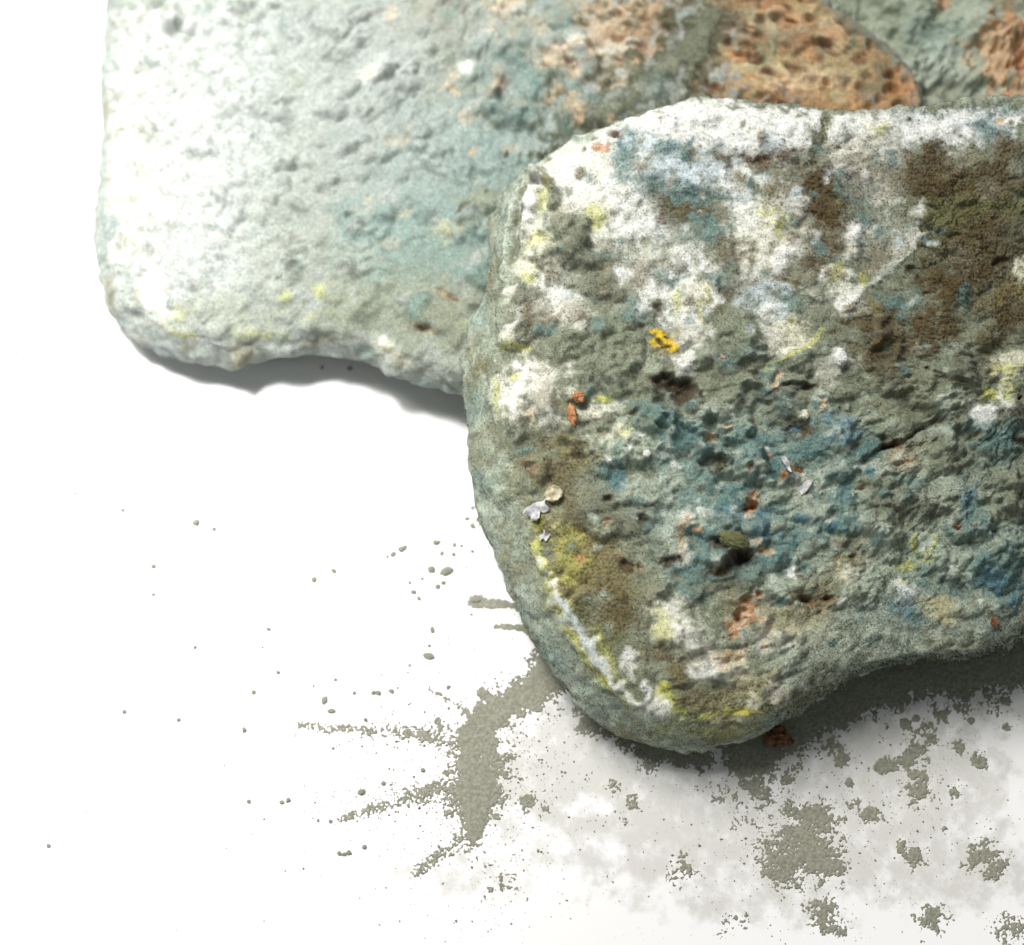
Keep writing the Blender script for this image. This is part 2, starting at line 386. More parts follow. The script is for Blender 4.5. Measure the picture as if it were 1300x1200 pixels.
mx = n.new('ShaderNodeMix'); mx.data_type = 'RGBA'; l.new(mu.outputs[0], mx.inputs[0])
mx.inputs[6].default_value = (.86, .86, .86, 1); mx.inputs[7].default_value = (*lin((158,158,142)), 1)
l.new(mx.outputs[2], b.inputs['Base Color']); b.inputs['Roughness'].default_value = .55; b.inputs['Specular IOR Level'].default_value = .2
tag(mesh_obj('tabletop', gco, grid_faces(len(gy), len(gx)), m, attrs={'film': film}), 'smooth white board with faint grey smears under the bread', kind='structure')

# ------------------------------------------------------------------ front slice
FRONT = [(668,224,2.5),(654,258,3.5),(650,310,3.5),(642,360,3),(628,410,4),(622,470,4),(628,540,4),(640,610,4.5),(662,665,4.8),(690,722,5),(714,775,5),(746,828,5),
 (786,876,4.5),(828,901,4),(880,914,3.2),(940,912,2.4),(990,894,1.8),(1040,868,1.2),(1100,840,.6),(1170,826,.4),(1240,820,.5),(1275,806,.8),(1330,780,1.5),(1450,770,2),(1650,760,2),(1700,650,2),
 (1705,300,2),(1650,170,2),(1450,128,1.5),(1300,124,1.5),(1240,127,1.4),(1160,133,1.2),(1100,137,1.2),(1040,134,1.5),(960,127,1.6),(900,125,1.8),(830,138,1.8),(765,160,1.8),(710,188,1.8)]
P1 = on_plane([(780, 880)], (0.015, 0, 0))[0]
fa_, fb_ = 0.036, 0.20
PL_F = (0.0155-fa_*P1[0]-fb_*P1[1], fa_, fb_)
FRONT_SPEC = """
# broad coats
O 740 715 85 120 0 .75
O 700 600 50 60 0 .4
P 950 620 190 130 0 .8
P 1170 690 190 120 0 .9
A 1130 800 160 40 -8 .4
T 1180 760 110 40 -5 .4
T 940 615 160 110 0 .8
T 1040 600 100 60 -20 .5
T 1240 720 100 70 0 .6
T 1260 570 60 40 0 .5
G 1150 560 120 70 -15 .7
P 640 700 40 120 -20 .5
S: T 26 .45 0 640,760 690,830 750,900
S: V 18 .5 0 610,420 612,480 620,560
S: H 22 .6 0 800,950 860,965 940,950
S: Y 16 .4 0 830,930 900,945 970,930
S: V 14 .5 0 640,250 622,320 612,380
X 1000 240 170 90 0 .5
X 860 270 140 90 0 .45
G 730 440 110 90 0 .8
D 1240 310 100 100 15 .75
O 1200 250 70 70 0 .5
D 1170 225 40 26 30 .6
V 1220 270 110 60 -10 .45
L 850 160 200 30 -6 .75
L 750 235 90 60 -10 .7
E 850 210 90 30 -4 .5
X 990 300 90 70 0 .5
T 860 290 70 40 0 .5
L 830 330 60 50 0 .4
L 1110 180 110 40 0 .5
G 1110 300 50 70 20 .4
W 1000 160 330 16 0 .6
E 1190 160 130 18 -4 .6
L 700 385 40 40 30 .4
O 930 890 110 40 0 .6
P 1080 830 120 28 -8 .5
T 700 790 46 130 -32 .25
# upper white mould
S: W 18 .9 .15 690,215 730,190 790,165 850,150 920,145 1000,155 1060,160
C 715 200 45 16 -30 .8 .1
W 740 222 45 28 -20 .9 .2
C 760 215 20 14 0 .7
W 790 262 48 30 20 .85 .2
L 745 262 35 22 0 .7 .2
Y 762 272 20 12 -20 .6
W 860 150 60 22 -8 .95 .3
W 925 160 62 30 0 .95 .3
W 1000 168 48 34 0 .95 .3
W 985 195 30 16 20 .85 .2
E 860 215 55 26 20 .85 .2
E 915 210 32 22 0 .85 .15
T 797 182 12 20 0 .8 -.2
T 792 212 14 30 10 .75
T 850 192 60 10 12 .7
T 830 240 26 20 0 .6
R 763 187 12 9 0 .8
M 782 168 9 6 0 .8
H 742 189 4 4 0 .9
W 805 290 30 16 0 .7 .2
L 770 300 25 14 0 .7
Y 748 285 16 8 0 .5
D 880 265 60 26 10 .85 -.4
T 890 250 45 16 12 .8
T 905 285 35 16 0 .75
D 945 205 58 14 6 .85 -.3
T 945 232 22 12 0 .7
W 946 218 13 11 0 .9 .2
E 942 255 14 16 0 .85 .2
E 930 240 10 8 0 .8
W 862 330 14 14 0 .85 .2
T 862 350 26 14 0 .75
D 945 322 18 20 0 .9 -.7
D 915 365 22 14 0 .7
T 915 350 24 16 0 .6
T 840 355 16 10 0 .6
D 860 340 12 12 0 .7
L 820 330 22 18 0 .6
X 810 360 34 28 0 .6
T 800 380 22 10 30 .5
W 828 372 12 10 0 .7
# left top lobe
S: A 5 .8 .9 660,236 650,270 645,310 640,350
S: H 6 .9 -1.0 668,232 660,262 656,300 652,330
S: H 9 .9 1.0 676,216 690,222 702,240 706,262
K 684 228 14 5 20 .95 -1.6
W 675 256 13 30 12 .95 1.2
M 668 245 4 5 0 .8
M 662 275 3 8 0 .8
Y 692 250 6 28 10 .5
H 702 245 8 18 0 .9 -.5
L 678 290 18 14 0 .9 .6
C 690 316 22 16 -20 .9 1.4
Y 684 305 18 10 0 .45
V 690 300 8 5 0 .7 -.3
G 725 300 24 28 10 .9 1.0
H 735 322 36 26 20 .9 1.2
S: K 3 .9 -.7 668,328 690,342 718,362 735,366
C 664 342 16 12 0 .85 .3
Y 670 352 14 8 0 .6
P 655 352 10 12 0 .7
L 648 368 12 7 0 .95 .3
H 672 372 20 16 0 .85 .6
W 700 372 22 14 40 .85 .1
L 716 388 26 16 42 .85 .1
X 735 405 20 14 40 .6
H 765 368 28 16 0 .9 .9
W 655 408 6 12 20 .85 .2
L 650 428 8 7 0 .85 .2
S: Y 3 .7 0 640,440 652,436 662,442 672,440
D 682 412 24 20 0 .7 .5
T 700 420 20 10 0 .7 .2
H 735 430 34 24 0 .8 .5
G 790 420 32 26 0 .8 .6
T 812 400 22 18 0 .6 .3
K 832 392 13 12 0 .9 -.8
W 872 388 26 44 0 .95 .5
C 880 375 18 22 0 .7
Y 857 380 5 26 0 .5
Y 893 395 4 30 5 .55
L 868 425 16 18 0 .85 .2
S 832 424 12 6 20 .98 .2
S 844 434 11 9 0 .95 .2
S 852 442 6 6 0 .9
S 828 436 5 5 0 .9
K 836 434 5 2.5 30 .9 -.4
K 845 428 4 2 0 .9 -.4
K 847 440 4 2 -30 .9 -.3
K 828 428 2 2 0 .8
K 841 441 5 2 0 .8 -.3
O 835 448 16 5 0 .8 -.3
# centre top
C 965 290 34 32 0 .9 .5
W 958 285 24 20 0 .7
L 966 296 14 10 0 .6
Y 990 288 7 20 0 .6
Y 972 272 14 6 0 .5
W 1020 258 20 14 10 .9 .4
L 1000 320 26 14 -40 .85 .2
W 985 335 18 12 -30 .85 .2
E 968 372 24 30 0 .8 .2
W 978 392 14 14 0 .9 .3
L 960 350 18 14 0 .7
T 1002 385 18 16 0 .6
D 995 350 14 12 0 .7
D 1046 240 34 44 20 .95 -.2
D 1058 275 28 20 0 .9
D 990 198 34 14 0 .9 -.2
D 1010 215 20 10 0 .7
S: V 9 .95 -.4 1050,142 1048,165 1040,185 1025,205
T 1038 192 10 8 0 .6
S: K 2.5 .95 -.3 1073,158 1078,168 1070,172
S: K 2 .9 -.2 1082,166 1084,176 1074,180 1060,178
K 1155 149 4 3 0 .95
W 1110 160 34 16 0 .95 .2
C 1112 166 18 14 0 .7
Y 1115 168 12 10 0 .5
L 1082 200 26 24 0 .85 .2
W 1072 220 11 10 0 .95 .3
X 1095 225 30 24 0 .6
W 1131 200 11 10 0 .98 .35
T 1133 212 8 5 0 .7
W 1098 222 8 8 0 .8 .2
L 1118 245 18 14 0 .7
T 1088 250 20 18 0 .6
X 1115 230 40 30 0 .35
W 1185 168 34 14 -8 .85 .2
W 1220 155 40 14 -6 .9 .2
E 1255 160 32 14 0 .8
T 1258 166 24 10 0 .75
W 1232 172 10 8 0 .9 .2
W 1285 150 20 12 0 .85
T 1285 138 22 8 0 .5
N 1270 152 4 4 0 .9
N 1285 158 4 3 0 .9
W 1220 180 7 5 0 .85 .2
W 1205 195 6 5 0 .8
H 1180 200 30 14 0 .7
# dark brown right
D 1190 215 36 26 0 .9 .3
D 1190 245 30 22 0 .85 .4
D 1265 225 50 40 0 .85 .3
V 1215 268 60 16 -8 .8 .2
D 1255 300 60 30 -12 .9 .4
V 1290 265 26 20 0 .6
K 1270 332 14 6 -10 .95 -1
D 1240 350 50 26 -20 .92 .5
D 1200 375 30 36 20 .95 .4
D 1190 415 36 28 0 .92 .3
D 1280 400 40 34 0 .85 .3
T 1222 378 10 22 10 .6
H 1245 388 12 34 30 .7
H 1265 360 30 14 -40 .5
X 1255 240 14 12 20 .5
X 1225 205 30 10 -20 .5
H 1290 300 34 20 -30 .5
X 1215 330 20 10 30 .4
V 1180 290 26 30 20 .5
O 1275 370 40 20 -30 .5
P 1290 215 16 8 0 .35
C 1296 345 14 12 0 .8
O 1298 365 14 10 0 .6
T 1165 300 22 16 0 .7
E 1180 306 9 6 0 .8
N 1170 292 4 6 0 .9
W 1165 268 10 8 0 .8
L 1150 310 26 14 -40 .8
A 1130 285 30 20 0 .5
S: A 5 .8 .4 1072,396 1100,366 1135,340 1162,318
W 1088 300 14 17 0 .98 .6
W 1082 320 12 10 0 .9 .3
Y 1084 318 10 6 0 .4
X 1105 325 22 20 0 .7
D 1050 320 24 22 0 .7
P 1070 345 20 26 0 .5
Y 1064 352 7 20 10 .6
Y 1098 358 6 12 0 .5
L 1080 380 20 20 0 .85 .3
W 1075 390 12 12 0 .85
H 1130 385 26 22 -30 .8
T 1140 390 30 14 -10 .75
K 1158 345 12 8 -30 .7 -.6
D 1110 410 44 16 0 .8
D 1135 435 40 22 0 .8
Y 1000 415 18 5 15 .6
L 985 432 22 22 20 .8 .2
C 1008 430 20 14 -30 .75
S: Y 3 .7 .2 972,466 1000,456 1030,432 1040,420
P 962 440 14 24 0 .6
G 950 415 16 20 0 .7 .4
T 955 450 16 12 0 .5 .4
# left middle
G 740 445 44 26 0 .7 .6
G 770 480 44 24 20 .7 .7
L 668 500 44 34 5 .95 .1
W 655 492 20 20 0 .6
X 690 505 20 14 0 .6
N 676 528 8 10 0 .5
Y 652 478 10 8 0 .65
Y 630 500 6 24 0 .5
W 658 465 5 6 0 .9 .3
Y 765 508 10 7 0 .8 .1
L 775 522 24 9 -5 .8 .1
C 750 528 14 8 0 .6
S: K 3 .9 -.7 738,540 770,532 805,530 812,524
H 700 560 60 14 -10 .6
T 665 573 14 5 0 .6
S: K 3 .7 -.4 640,592 660,580 690,572 708,566
D 705 592 26 24 0 .6
O 735 575 40 20 0 .7
M 672 600 5 14 -10 .6
# big pit
K 858 492 30 20 10 .98 -2.4
K 880 502 20 16 0 .95 -1.6
O 885 522 28 8 -40 .9 -.8
K 838 480 16 10 -20 .9 -1.0
H 920 470 34 24 0 .9 .8
T 918 462 20 12 0 .5
N 915 458 4 4 0 .6
G 935 495 30 14 -20 .9 .7
P 825 462 18 14 0 .6
L 870 455 18 6 -10 .7
W 872 465 10 12 20 .8 .3
# centre lumps
T 862 556 30 26 10 .95 1.3
T 835 542 22 14 0 .9 .8
B 850 570 14 10 0 .4
T 820 522 24 12 20 .7 .5
P 912 522 38 18 -12 .9 1.2
G 930 512 26 12 -10 .8 .5
T 880 518 14 10 -30 .6 .5
P 940 548 24 14 0 .8 .7
N 902 558 8 7 0 .7
P 795 565 44 26 0 .9 .6
C 775 552 18 10 0 .7
M 763 548 5 4 0 .6
S: W 3 .85 .25 785,555 800,558 815,556
S: W 3 .85 .25 770,580 780,590 792,590 800,578 808,560
Y 790 556 12 6 0 .5
P 822 578 22 18 0 .9 .8
H 822 578 14 10 0 .5
W 821 580 4 4 0 .95 .3
T 783 575 6 10 0 .6
B 785 612 16 14 0 .7
T 775 600 22 20 0 .6
P 815 612 20 14 0 .8 .6
P 845 605 26 28 0 .85 .7
T 840 590 12 12 0 .5
W 858 588 5 7 0 .7
P 805 635 40 16 0 .8 .8
H 760 640 26 18 0 .8 .6
K 772 636 9 5 0 .95 -.9
S: K 4 .8 -.7 795,646 820,646 836,640
K 905 592 20 9 0 .92 -1.3
V 912 596 12 5 0 .8
T 890 575 14 12 0 .8 .6
P 935 592 18 20 -20 .9 .7
A 945 586 8 12 0 .6
H 770 665 46 18 10 .9 1
P 762 672 18 12 0 .7 .3
K 812 660 12 6 0 .7 -.5
# olive brown left
O 735 735 60 46 0 .9 .2
D 728 660 14 22 0 .5
D 720 620 16 20 0 .5
O 745 690 40 18 0 .7
D 795 718 14 7 10 .9 -.7
M 788 712 10 4 10 .6
D 760 780 44 20 -15 .55
D 775 745 30 16 0 .4
Y 720 710 20 40 -15 .35
P 755 760 18 14 0 .4
V 730 780 30 24 -20 .5
V 770 820 30 24 0 .6
D 800 790 22 16 0 .5
Y 765 835 30 14 40 .35
# teal heart
P 860 690 28 44 10 .85 .6
A 858 672 16 16 0 .5
T 905 690 40 40 0 .8 .5
T 880 725 34 20 0 .85 .6
P 915 655 30 16 0 .6 .5
W 892 652 10 5 0 .6
T 930 632 34 18 -10 .9 .6
B 925 650 22 10 0 .6
B 950 655 34 16 0 .7 .3
B 965 678 26 14 0 .75 .4
T 975 705 36 24 0 .8 .6
T 1000 720 30 18 0 .7 .5
W 873 658 8 7 0 .85 .3
N 872 662 6 8 0 .6
R 886 673 5 7 0 .8
N 864 690 7 18 15 .85
L 866 704 8 12 0 .85
M 865 683 4 8 0 .4
R 953 640 9 16 8 .95
M 948 646 5 6 0 .8
N 948 656 8 4 0 .8
P 985 625 26 14 0 .7 .3
K 850 712 18 8 -10 .9 -1
K 925 718 38 9 -18 .97 -1.8
M 948 708 26 5 -10 .8 -.4
K 915 692 12 18 10 .8 -1
T 870 750 24 14 0 .8 .5
H 930 740 44 14 -10 .85 .5
P 1000 745 34 18 -10 .9 .9
A 985 738 16 10 0 .5
W 1004 727 8 7 0 .9 .3
M 1018 733 8 3 20 .95
T 945 725 20 12 0 .4
# right centre
G 1075 490 50 22 0 .8 .6
D 1125 462 36 26 0 .75
D 1100 440 30 18 0 .7
W 1066 460 11 12 15 .98 .7
L 1052 470 18 16 0 .5 .4
K 1012 490 28 6 -10 .95 -1.2
K 985 498 16 4 -20 .8 -.8
N 988 480 8 12 10 .6
T 980 470 20 8 -30 .5 .4
H 1000 520 30 26 0 .85 .8
T 995 515 16 14 0 .5
C 1020 530 6 7 0 .9 .7
D 1015 545 20 14 0 .8 -.3
D 1005 555 18 8 0 .6
P 1042 512 16 14 40 .8 .5
T 950 560 34 18 0 .85 .5
R 975 580 6 6 0 .6
T 1030 570 34 10 -20 .85 .4
B 1075 545 20 26 -20 .95 .5
B 1065 558 14 10 0 .8
P 1095 530 26 14 -10 .7 .6
T 1100 575 22 24 20 .9 .3
G 1140 540 34 26 -15 .9 1.0
P 1130 545 16 12 0 .5
S: K 5 .9 -1.3 1095,590 1120,568 1145,562 1165,550 1190,530
K 1130 566 14 6 10 .95 -1
D 1160 500 40 26 0 .5
G 1190 490 50 24 -20 .9 .8
H 1230 470 40 24 0 .8 .7
P 1205 508 14 20 40 .6 .3
G 1170 470 30 12 0 .8 .5
K 1177 470 4 4 0 .9 -.7
K 1258 475 9 6 0 .9 -.8
S: K 4 .85 -.8 1187,477 1205,486 1225,488
C 1285 462 26 14 -10 .7 .3
Y 1275 468 20 8 0 .5
Y 1255 502 18 12 0 .8 .2
W 1248 525 18 16 0 .95 .3
W 1275 510 10 18 0 .8 .2
Y 1280 500 8 16 0 .5
M 1294 505 5 5 0 .9
K 1285 525 22 12 -10 .8 -.6
K 1295 560 12 10 0 .8 -.8
# lower right teal greys
A 1195 552 22 10 20 .7 .3
N 1155 585 22 16 0 .6 .2
P 1165 600 28 10 0 .6 .3
G 1200 580 34 26 0 .8 .8
T 1240 545 40 16 0 .6 .5
T 1265 570 34 22 0 .7 .6
G 1280 610 34 20 0 .8 .6
T 1105 570 12 12 0 .6
T 960 598 26 16 0 .85 .6
P 935 610 18 10 0 .7
T 985 600 22 14 0 .8 .5
R 1013 598 9 8 30 .95
M 1016 600 4 4 0 .8
R 993 609 6 7 0 .95
M 991 609 4 4 0 .7
L 1018 618 12 12 0 .8
P 1045 605 34 16 0 .8 .5
A 1040 600 14 8 0 .5
T 1070 612 24 22 0 .85 .6
B 1075 630 18 10 0 .4
T 1060 640 24 14 0 .8 .5
O 1003 630 10 5 0 .5
P 1025 645 34 20 0 .8 .5
T 1075 665 24 20 0 .8 .5
L 1055 660 6 5 0 .7
G 1110 625 26 20 0 .8 .8
A 1100 598 26 6 0 .6
H 1125 650 30 26 0 .8 .8
O 1130 660 20 14 0 .5
D 1180 640 26 20 0 .5 .7
H 1165 650 30 22 0 .8 .7
P 1200 620 24 16 0 .7 .5
A 1205 605 14 8 0 .6
T 1150 615 20 10 0 .6
P 1190 635 12 8 0 .4
B 1232 640 18 18 0 .7 .5
T 1240 665 22 18 0 .75 .6
G 1275 650 30 22 0 .8 .8
P 1270 690 26 16 0 .7 .6
R 1212 669 4 4 0 .95
P 1115 690 30 24 0 .8 .6
G 1150 680 22 18 0 .7 .5
A 1172 688 13 15 0 .9 .2
S: Y 3 .75 .1 1163,680 1160,692 1167,704 1178,706 1184,694 1187,682 1180,676
Y 1178 710 10 6 0 .6
Y 1150 720 14 8 -20 .7
O 1090 690 16 8 -20 .7
M 1068 690 14 5 -10 .6
O 1075 715 28 14 -20 .85
M 1085 706 14 5 -30 .6
C 1076 730 18 12 -20 .85 .5
P 1120 740 30 24 0 .7 .4
P 1215 715 34 26 0 .8 .7
W 1208 725 6 9 0 .5
P 1208 730 7 8 0 .9 .9
K 1196 736 5 8 0 .5 -.4
T 1265 730 34 22 10 .85 .5
B 1260 740 22 14 0 .75 .3
B 1285 765 20 16 0 .75 .5
T 1290 700 20 18 0 .7 .6
S 1297 702 3 5 0 .8
Y 1148 742 10 6 0 .7
W 1150 752 20 10 20 .9 .3
T 1165 770 18 18 0 .7
B 1138 765 14 20 0 .4
Q 1198 772 24 16 20 .9 .1
P 1230 770 24 16 0 .8 .5
P 1262 770 16 12 0 .8 .5
O 1235 760 10 8 0 .3
# lower edge
O 1040 760 44 24 -10 .7
M 1024 768 18 7 20 .9 -.3
M 1048 763 7 6 0 .85
P 970 755 18 14 0 .6 .4
Q 1000 790 40 20 0 .5
R 945 775 20 18 0 .85 .1
N 935 785 16 14 0 .7
R 930 800 10 18 0 .6
N 990 800 20 8 0 .4
L 975 810 30 14 0 .5
S: K 2 .95 -.6 826,752 824,790 824,825 822,860
C 845 788 20 32 0 .95 .5
W 850 775 14 14 0 .6
Y 838 792 12 24 0 .45
W 868 802 14 12 0 .8 .2
L 880 805 18 18 0 .6
D 842 832 16 12 0 .8
O 866 852 18 24 0 .8
D 862 850 12 14 0 .5
W 890 855 14 12 0 .75
W 915 852 22 12 10 .9 .3
C 935 855 22 14 20 .8
L 885 830 18 14 0 .7 .1
N 925 838 20 12 0 .5
H 905 870 34 10 0 .7
Q 960 865 30 16 0 .5
W 797 838 7 14 -15 .8
L 803 850 6 12 0 .8
# rim seam with white thread and sulphur edge
S: Y 13 .85 .2 682,690 700,735 712,770 730,805 752,842 778,872 800,890
S: W 5.5 .97 .35 704,740 714,765 735,800 758,836 785,872 812,896
S: E 3.5 .7 .2 716,760 724,778 740,800 752,826 770,852
S: M 2 .6 -.2 722,782 738,806 748,824
S: M 2 .6 -.2 770,862 782,876 795,884
C 690 712 5 9 -20 .8 .3
L 698 728 5 6 0 .8 .3
D 684 665 7 14 -20 .85 -.3
Y 682 662 7 10 0 .7
W 826 888 10 22 0 .95 .5
S: K 2.5 .97 -.8 832,862 830,880 822,896 818,906
Y 846 890 11 26 -14 .9 .4
W 842 902 10 14 0 .85 .3
L 822 902 12 8 0 .8
Y 862 905 10 10 0 .7
V 880 915 18 8 0 .8
Y 900 910 14 6 -10 .6
Y 940 902 20 7 6 .7
Q 960 912 14 5 6 .6
V 915 918 18 5 0 .6
S 945 904 14 3 5 .4
O 925 910 10 5 0 .5
Y 925 930 44 12 -4 .5
O 880 925 20 8 0 .5
Y 975 915 20 8 10 .5
K 928 921 10 4 -5 .7
V 960 925 34 8 -8 .7
Y 900 930 26 8 10 .6
Y 930 944 40 7 0 .45
L 988 878 16 10 20 .6
D 1002 885 18 10 20 .7
H 1030 860 40 16 -25 .5
A 1010 868 16 10 0 .5
C 960 890 18 8 0 .6
"""
def front_painter(q, seed):
    pa = Paint(q, 1, 'G', seed); x, y = pa.q[:, 0], pa.q[:, 1]
    v = fbm(x/60, y/60, 3, 301)[:, None]; s2 = fbm(x/22, y/22, 3, 305)[:, None]
    pa.col += (PAL['P'].astype(F)-pa.col)*ss(.15, .75, v)*.6
    pa.col += (PAL['O'].astype(F)-pa.col)*ss(.15, .7, -v)*.45
    pa.col += (PAL['T'].astype(F)-pa.col)*ss(.3, .8, s2)*.35
    coats, detail = FRONT_SPEC.split('# upper white mould')
    pa.spec(coats)
    # mottling: teal, taupe and brown showing between the white tufts of the upper half
    x, y = pa.q[:, 0], pa.q[:, 1]; up = (ss(430, 330, y+30*pa.n1)*ss(1190, 1100, x+70*pa.wx+.25*(y-200))*ss(650, 720, x))
    k = fbm(x/34, y/24, 4, 811); k2 = fbm(x/50, y/36, 4, 821)
    for ty, f in (('T', ss(.12, .5, k)*.55), ('D', ss(.22, .6, k2)*.42), ('W', ss(.15, .5, -k)*.7*ss(.3, -.1, k2)), ('X', ss(.1, .45, -k2)*.35)):
        f = (f*up*ss(120, 165, y)).astype(F)[:, None]; pa.col += (PAL[ty].astype(F)-pa.col)*f
        pa.fl += ((1. if ty == 'W' else 0.)-pa.fl)*f[:, 0]
    pa.spec(detail)
    r = np.random.default_rng(3)
    # small scattered knobs and flecks over the middle of the face
    for _ in range(300):
        cx, cy = r.uniform(640, 1300), r.uniform(420, 860); rad = r.uniform(8, 27)
        if (cx < 835 and cy > 600) or (cx > 1030 and cy > 770): continue
        pa.blob('-', cx, cy, rad, rad*r.uniform(.6, 1), r.uniform(0, 180), 0, .4, rad*.042*r.uniform(.5, 1.4))
    for _ in range(260):
        cx, cy = r.normal(1010, 110), r.normal(640, 90); rad = r.uniform(2, 6)
        pa.blob(r.choice(list('PPATBTHNR'), p=[.24, .16, .16, .14, .02, .14, .08, .04, .02]), cx, cy, rad*1.4, rad, r.uniform(0, 180), .75, .5, .05)
    for _ in range(130):
        cx, cy = r.uniform(680, 1150), r.uniform(150, 420); rad = r.uniform(3, 9)
        pa.blob(r.choice(list('WETXTDLOG')), cx, cy, rad*1.5, rad, r.uniform(0, 180), .7, .6, .08)
    return pa
front = build_slice('bread_slice', 'sharp front slice of bread on top of the pile with white, teal and brown mould', FRONT, (1335, 470), PL_F, .0148, 1350, 450, 70,
                    front_painter, 100, 1.15, 300000, hide=lambda f: ((f[:, 0] > 1320)).astype(float), wallc='P')

# ------------------------------------------------------------------ back left slice
BACK = [(146,-40,2.2),(138,60,2.2),(139,140,2.2),(134,220,2.5),(130,285,2.5),(141,335,2.6),(162,378,2.8),(204,408,2.6),(258,422,2.4),(330,418,2.2),(400,411,2),(450,421,2),(520,444,2),(590,468,2),(680,500,2),(800,520,2),
 (1000,420,2),(1120,260,2),(1158,150,1.5),(1162,104,1.5),(1140,70,1.3),(1095,34,1.2),(1045,2,1.2),(1010,-40,1.5),(980,-120,1.5),(800,-300,2),(500,-330,2),(250,-250,2),(170,-140,2)]
P2 = on_plane([(300, 400)], (0.0145, 0, 0))[0]
ba_, bb_ = 0.085, 0.02
PL_B = (0.0122-ba_*P2[0]-bb_*P2[1], ba_, bb_)
BACK_SPEC = """
F 300 200 220 260 0 .7
Z 230 200 110 240 0 .6
T 640 120 150 130 0 .4
G 480 300 160 120 0 .4
T 560 250 120 110 0 .5
H 560 400 90 60 10 .35
F 480 200 130 160 0 .5
G 560 400 140 90 0 .6
T 520 300 90 60 0 .4
X 600 60 90 60 0 .3
C 165 200 26 130 0 .35
C 200 375 14 34 -20 .8 .2
L 192 372 10 22 0 .7
Y 228 395 14 12 30 .6
N 178 372 8 10 0 .4
Y 235 420 30 6 15 .5
Y 406 375 9 11 10 .9 .2
Y 364 378 8 6 0 .8 .2
Y 392 400 14 6 0 .5
Y 330 420 40 8 5 .4
G 430 400 40 30 0 .6 .4
G 300 400 80 24 0 .5
C 485 432 16 8 20 .8 .3
W 478 440 10 5 40 .8 .3
C 500 444 22 6 25 .7 .2
Y 470 445 10 6 0 .7
N 515 452 20 5 25 .6
G 550 400 40 22 10 .9 1.0
T 530 388 24 14 0 .6 .7
R 566 376 16 5 25 .6 -.3
M 580 382 10 4 20 .8 -.4
M 540 416 16 5 10 .8 -.7
R 552 420 8 3 20 .8
G 585 428 20 16 0 .9 .7
N 566 355 7 6 0 .4
N 500 310 12 10 0 .35
N 515 272 10 7 20 .4
N 470 255 6 6 0 .5
K 590 265 12 4 -20 .8 -.8
G 615 256 28 16 0 .8 .9
H 600 285 26 12 0 .5 .4
Q 565 292 22 10 0 .6 .5
N 600 193 9 6 0 .75
R 600 194 6 4 0 .6
N 650 192 10 5 0 .7
N 525 160 6 4 0 .6
N 505 180 20 12 0 .4
Z 500 88 34 22 -20 .5 .8
C 470 95 12 9 0 .6 .4
Z 615 50 18 18 0 .6 .8
N 634 56 6 6 0 .85 .2
N 577 94 8 16 50 .75
W 592 85 10 9 0 .7 .4
N 575 113 12 5 0 .8
R 572 112 6 4 0 .6
N 628 108 8 8 0 .7
D 650 102 20 10 0 .75 -.7
X 668 66 18 10 0 .7 -.4
F 612 140 26 12 0 .9 .7
Z 630 126 30 6 -10 .6 .3
M 625 125 22 5 -12 .5
H 625 150 20 6 -10 .7 -.4
N 590 148 16 6 20 .6
T 660 148 40 14 0 .8 .6
T 690 110 36 22 0 .8 .6
X 565 15 34 20 0 .5
W 648 10 22 10 10 .7 .4
N 665 30 16 8 -20 .6
N 700 30 10 16 0 .5
M 720 82 30 10 -10 .8 -.2
N 715 65 22 12 0 .8
L 735 60 18 12 0 .7
N 690 108 8 6 0 .6
N 730 90 10 14 30 .8
T 753 90 14 10 0 .8 .4
T 742 128 12 8 0 .8 .4
N 725 140 18 8 0 .5
T 710 30 30 20 0 .5 .4
J 790 40 60 40 -10 .75
N 760 50 34 22 0 .7
N 800 15 40 16 0 .7
L 785 60 26 10 -20 .6
N 800 80 34 18 -20 .8
R 820 70 30 14 -30 .6
M 765 50 18 8 -30 .6
M 785 75 12 7 0 .5
W 800 50 10 6 0 .5
S: Q 3 .7 .2 770,70 780,85 775,105
K 746 105 14 10 0 .7 -.5
T 640 300 40 16 0 .5 .3
N 780 110 30 16 0 .5
T 600 350 40 20 0 .5 .5
J 1030 60 190 130 10 .98
J 1130 90 60 80 0 .98
J 1000 -30 120 60 0 .9
H 1040 70 90 40 10 .3
S: U 64 .98 .5 740,168 800,130 850,98 880,60 905,20 930,-30
S: G 16 .5 .3 760,150 830,112 880,62 910,10
X 850 90 14 10 0 .4
M 902 112 14 5 0 .85 -.9
N 1010 100 60 16 0 .6
Q 960 90 40 20 0 .45
Q 1060 80 60 34 0 .4
R 960 10 60 16 10 .4
Q 1050 20 50 10 20 .5
N 1040 30 40 14 20 .5
X 985 40 50 12 10 .5
M 955 72 16 5 10 .85 -.8
M 1050 58 20 7 10 .85 -.8
H 1040 62 12 8 0 .5
H 1120 88 12 12 0 .7 -.2
H 1115 110 14 14 0 .6
R 1150 100 14 30 -10 .8
M 975 95 12 6 20 .8 -.8
M 1010 84 14 6 10 .8 -.9
M 1075 30 14 7 25 .8 -.9
M 1090 75 12 6 -10 .8 -.7
M 1025 105 10 5 0 .7 -.6
M 965 45 12 6 10 .7 -.7
M 1120 60 10 5 20 .7 -.6
N 1000 110 24 10 0 .5 .5
N 1060 95 20 8 10 .5 .5
N 985 20 18 8 0 .5 .5
S: H 13 .85 .2 1010,-40 1045,0 1095,32 1140,66 1160,95
M 1000 60 12 4 20 .6 -.6
M 1090 40 12 4 20 .6 -.5
M 985 112 10 4 0 .5 -.5
S: H 16 .6 .2 1020,-40 1050,0 1095,32 1142,68
"""
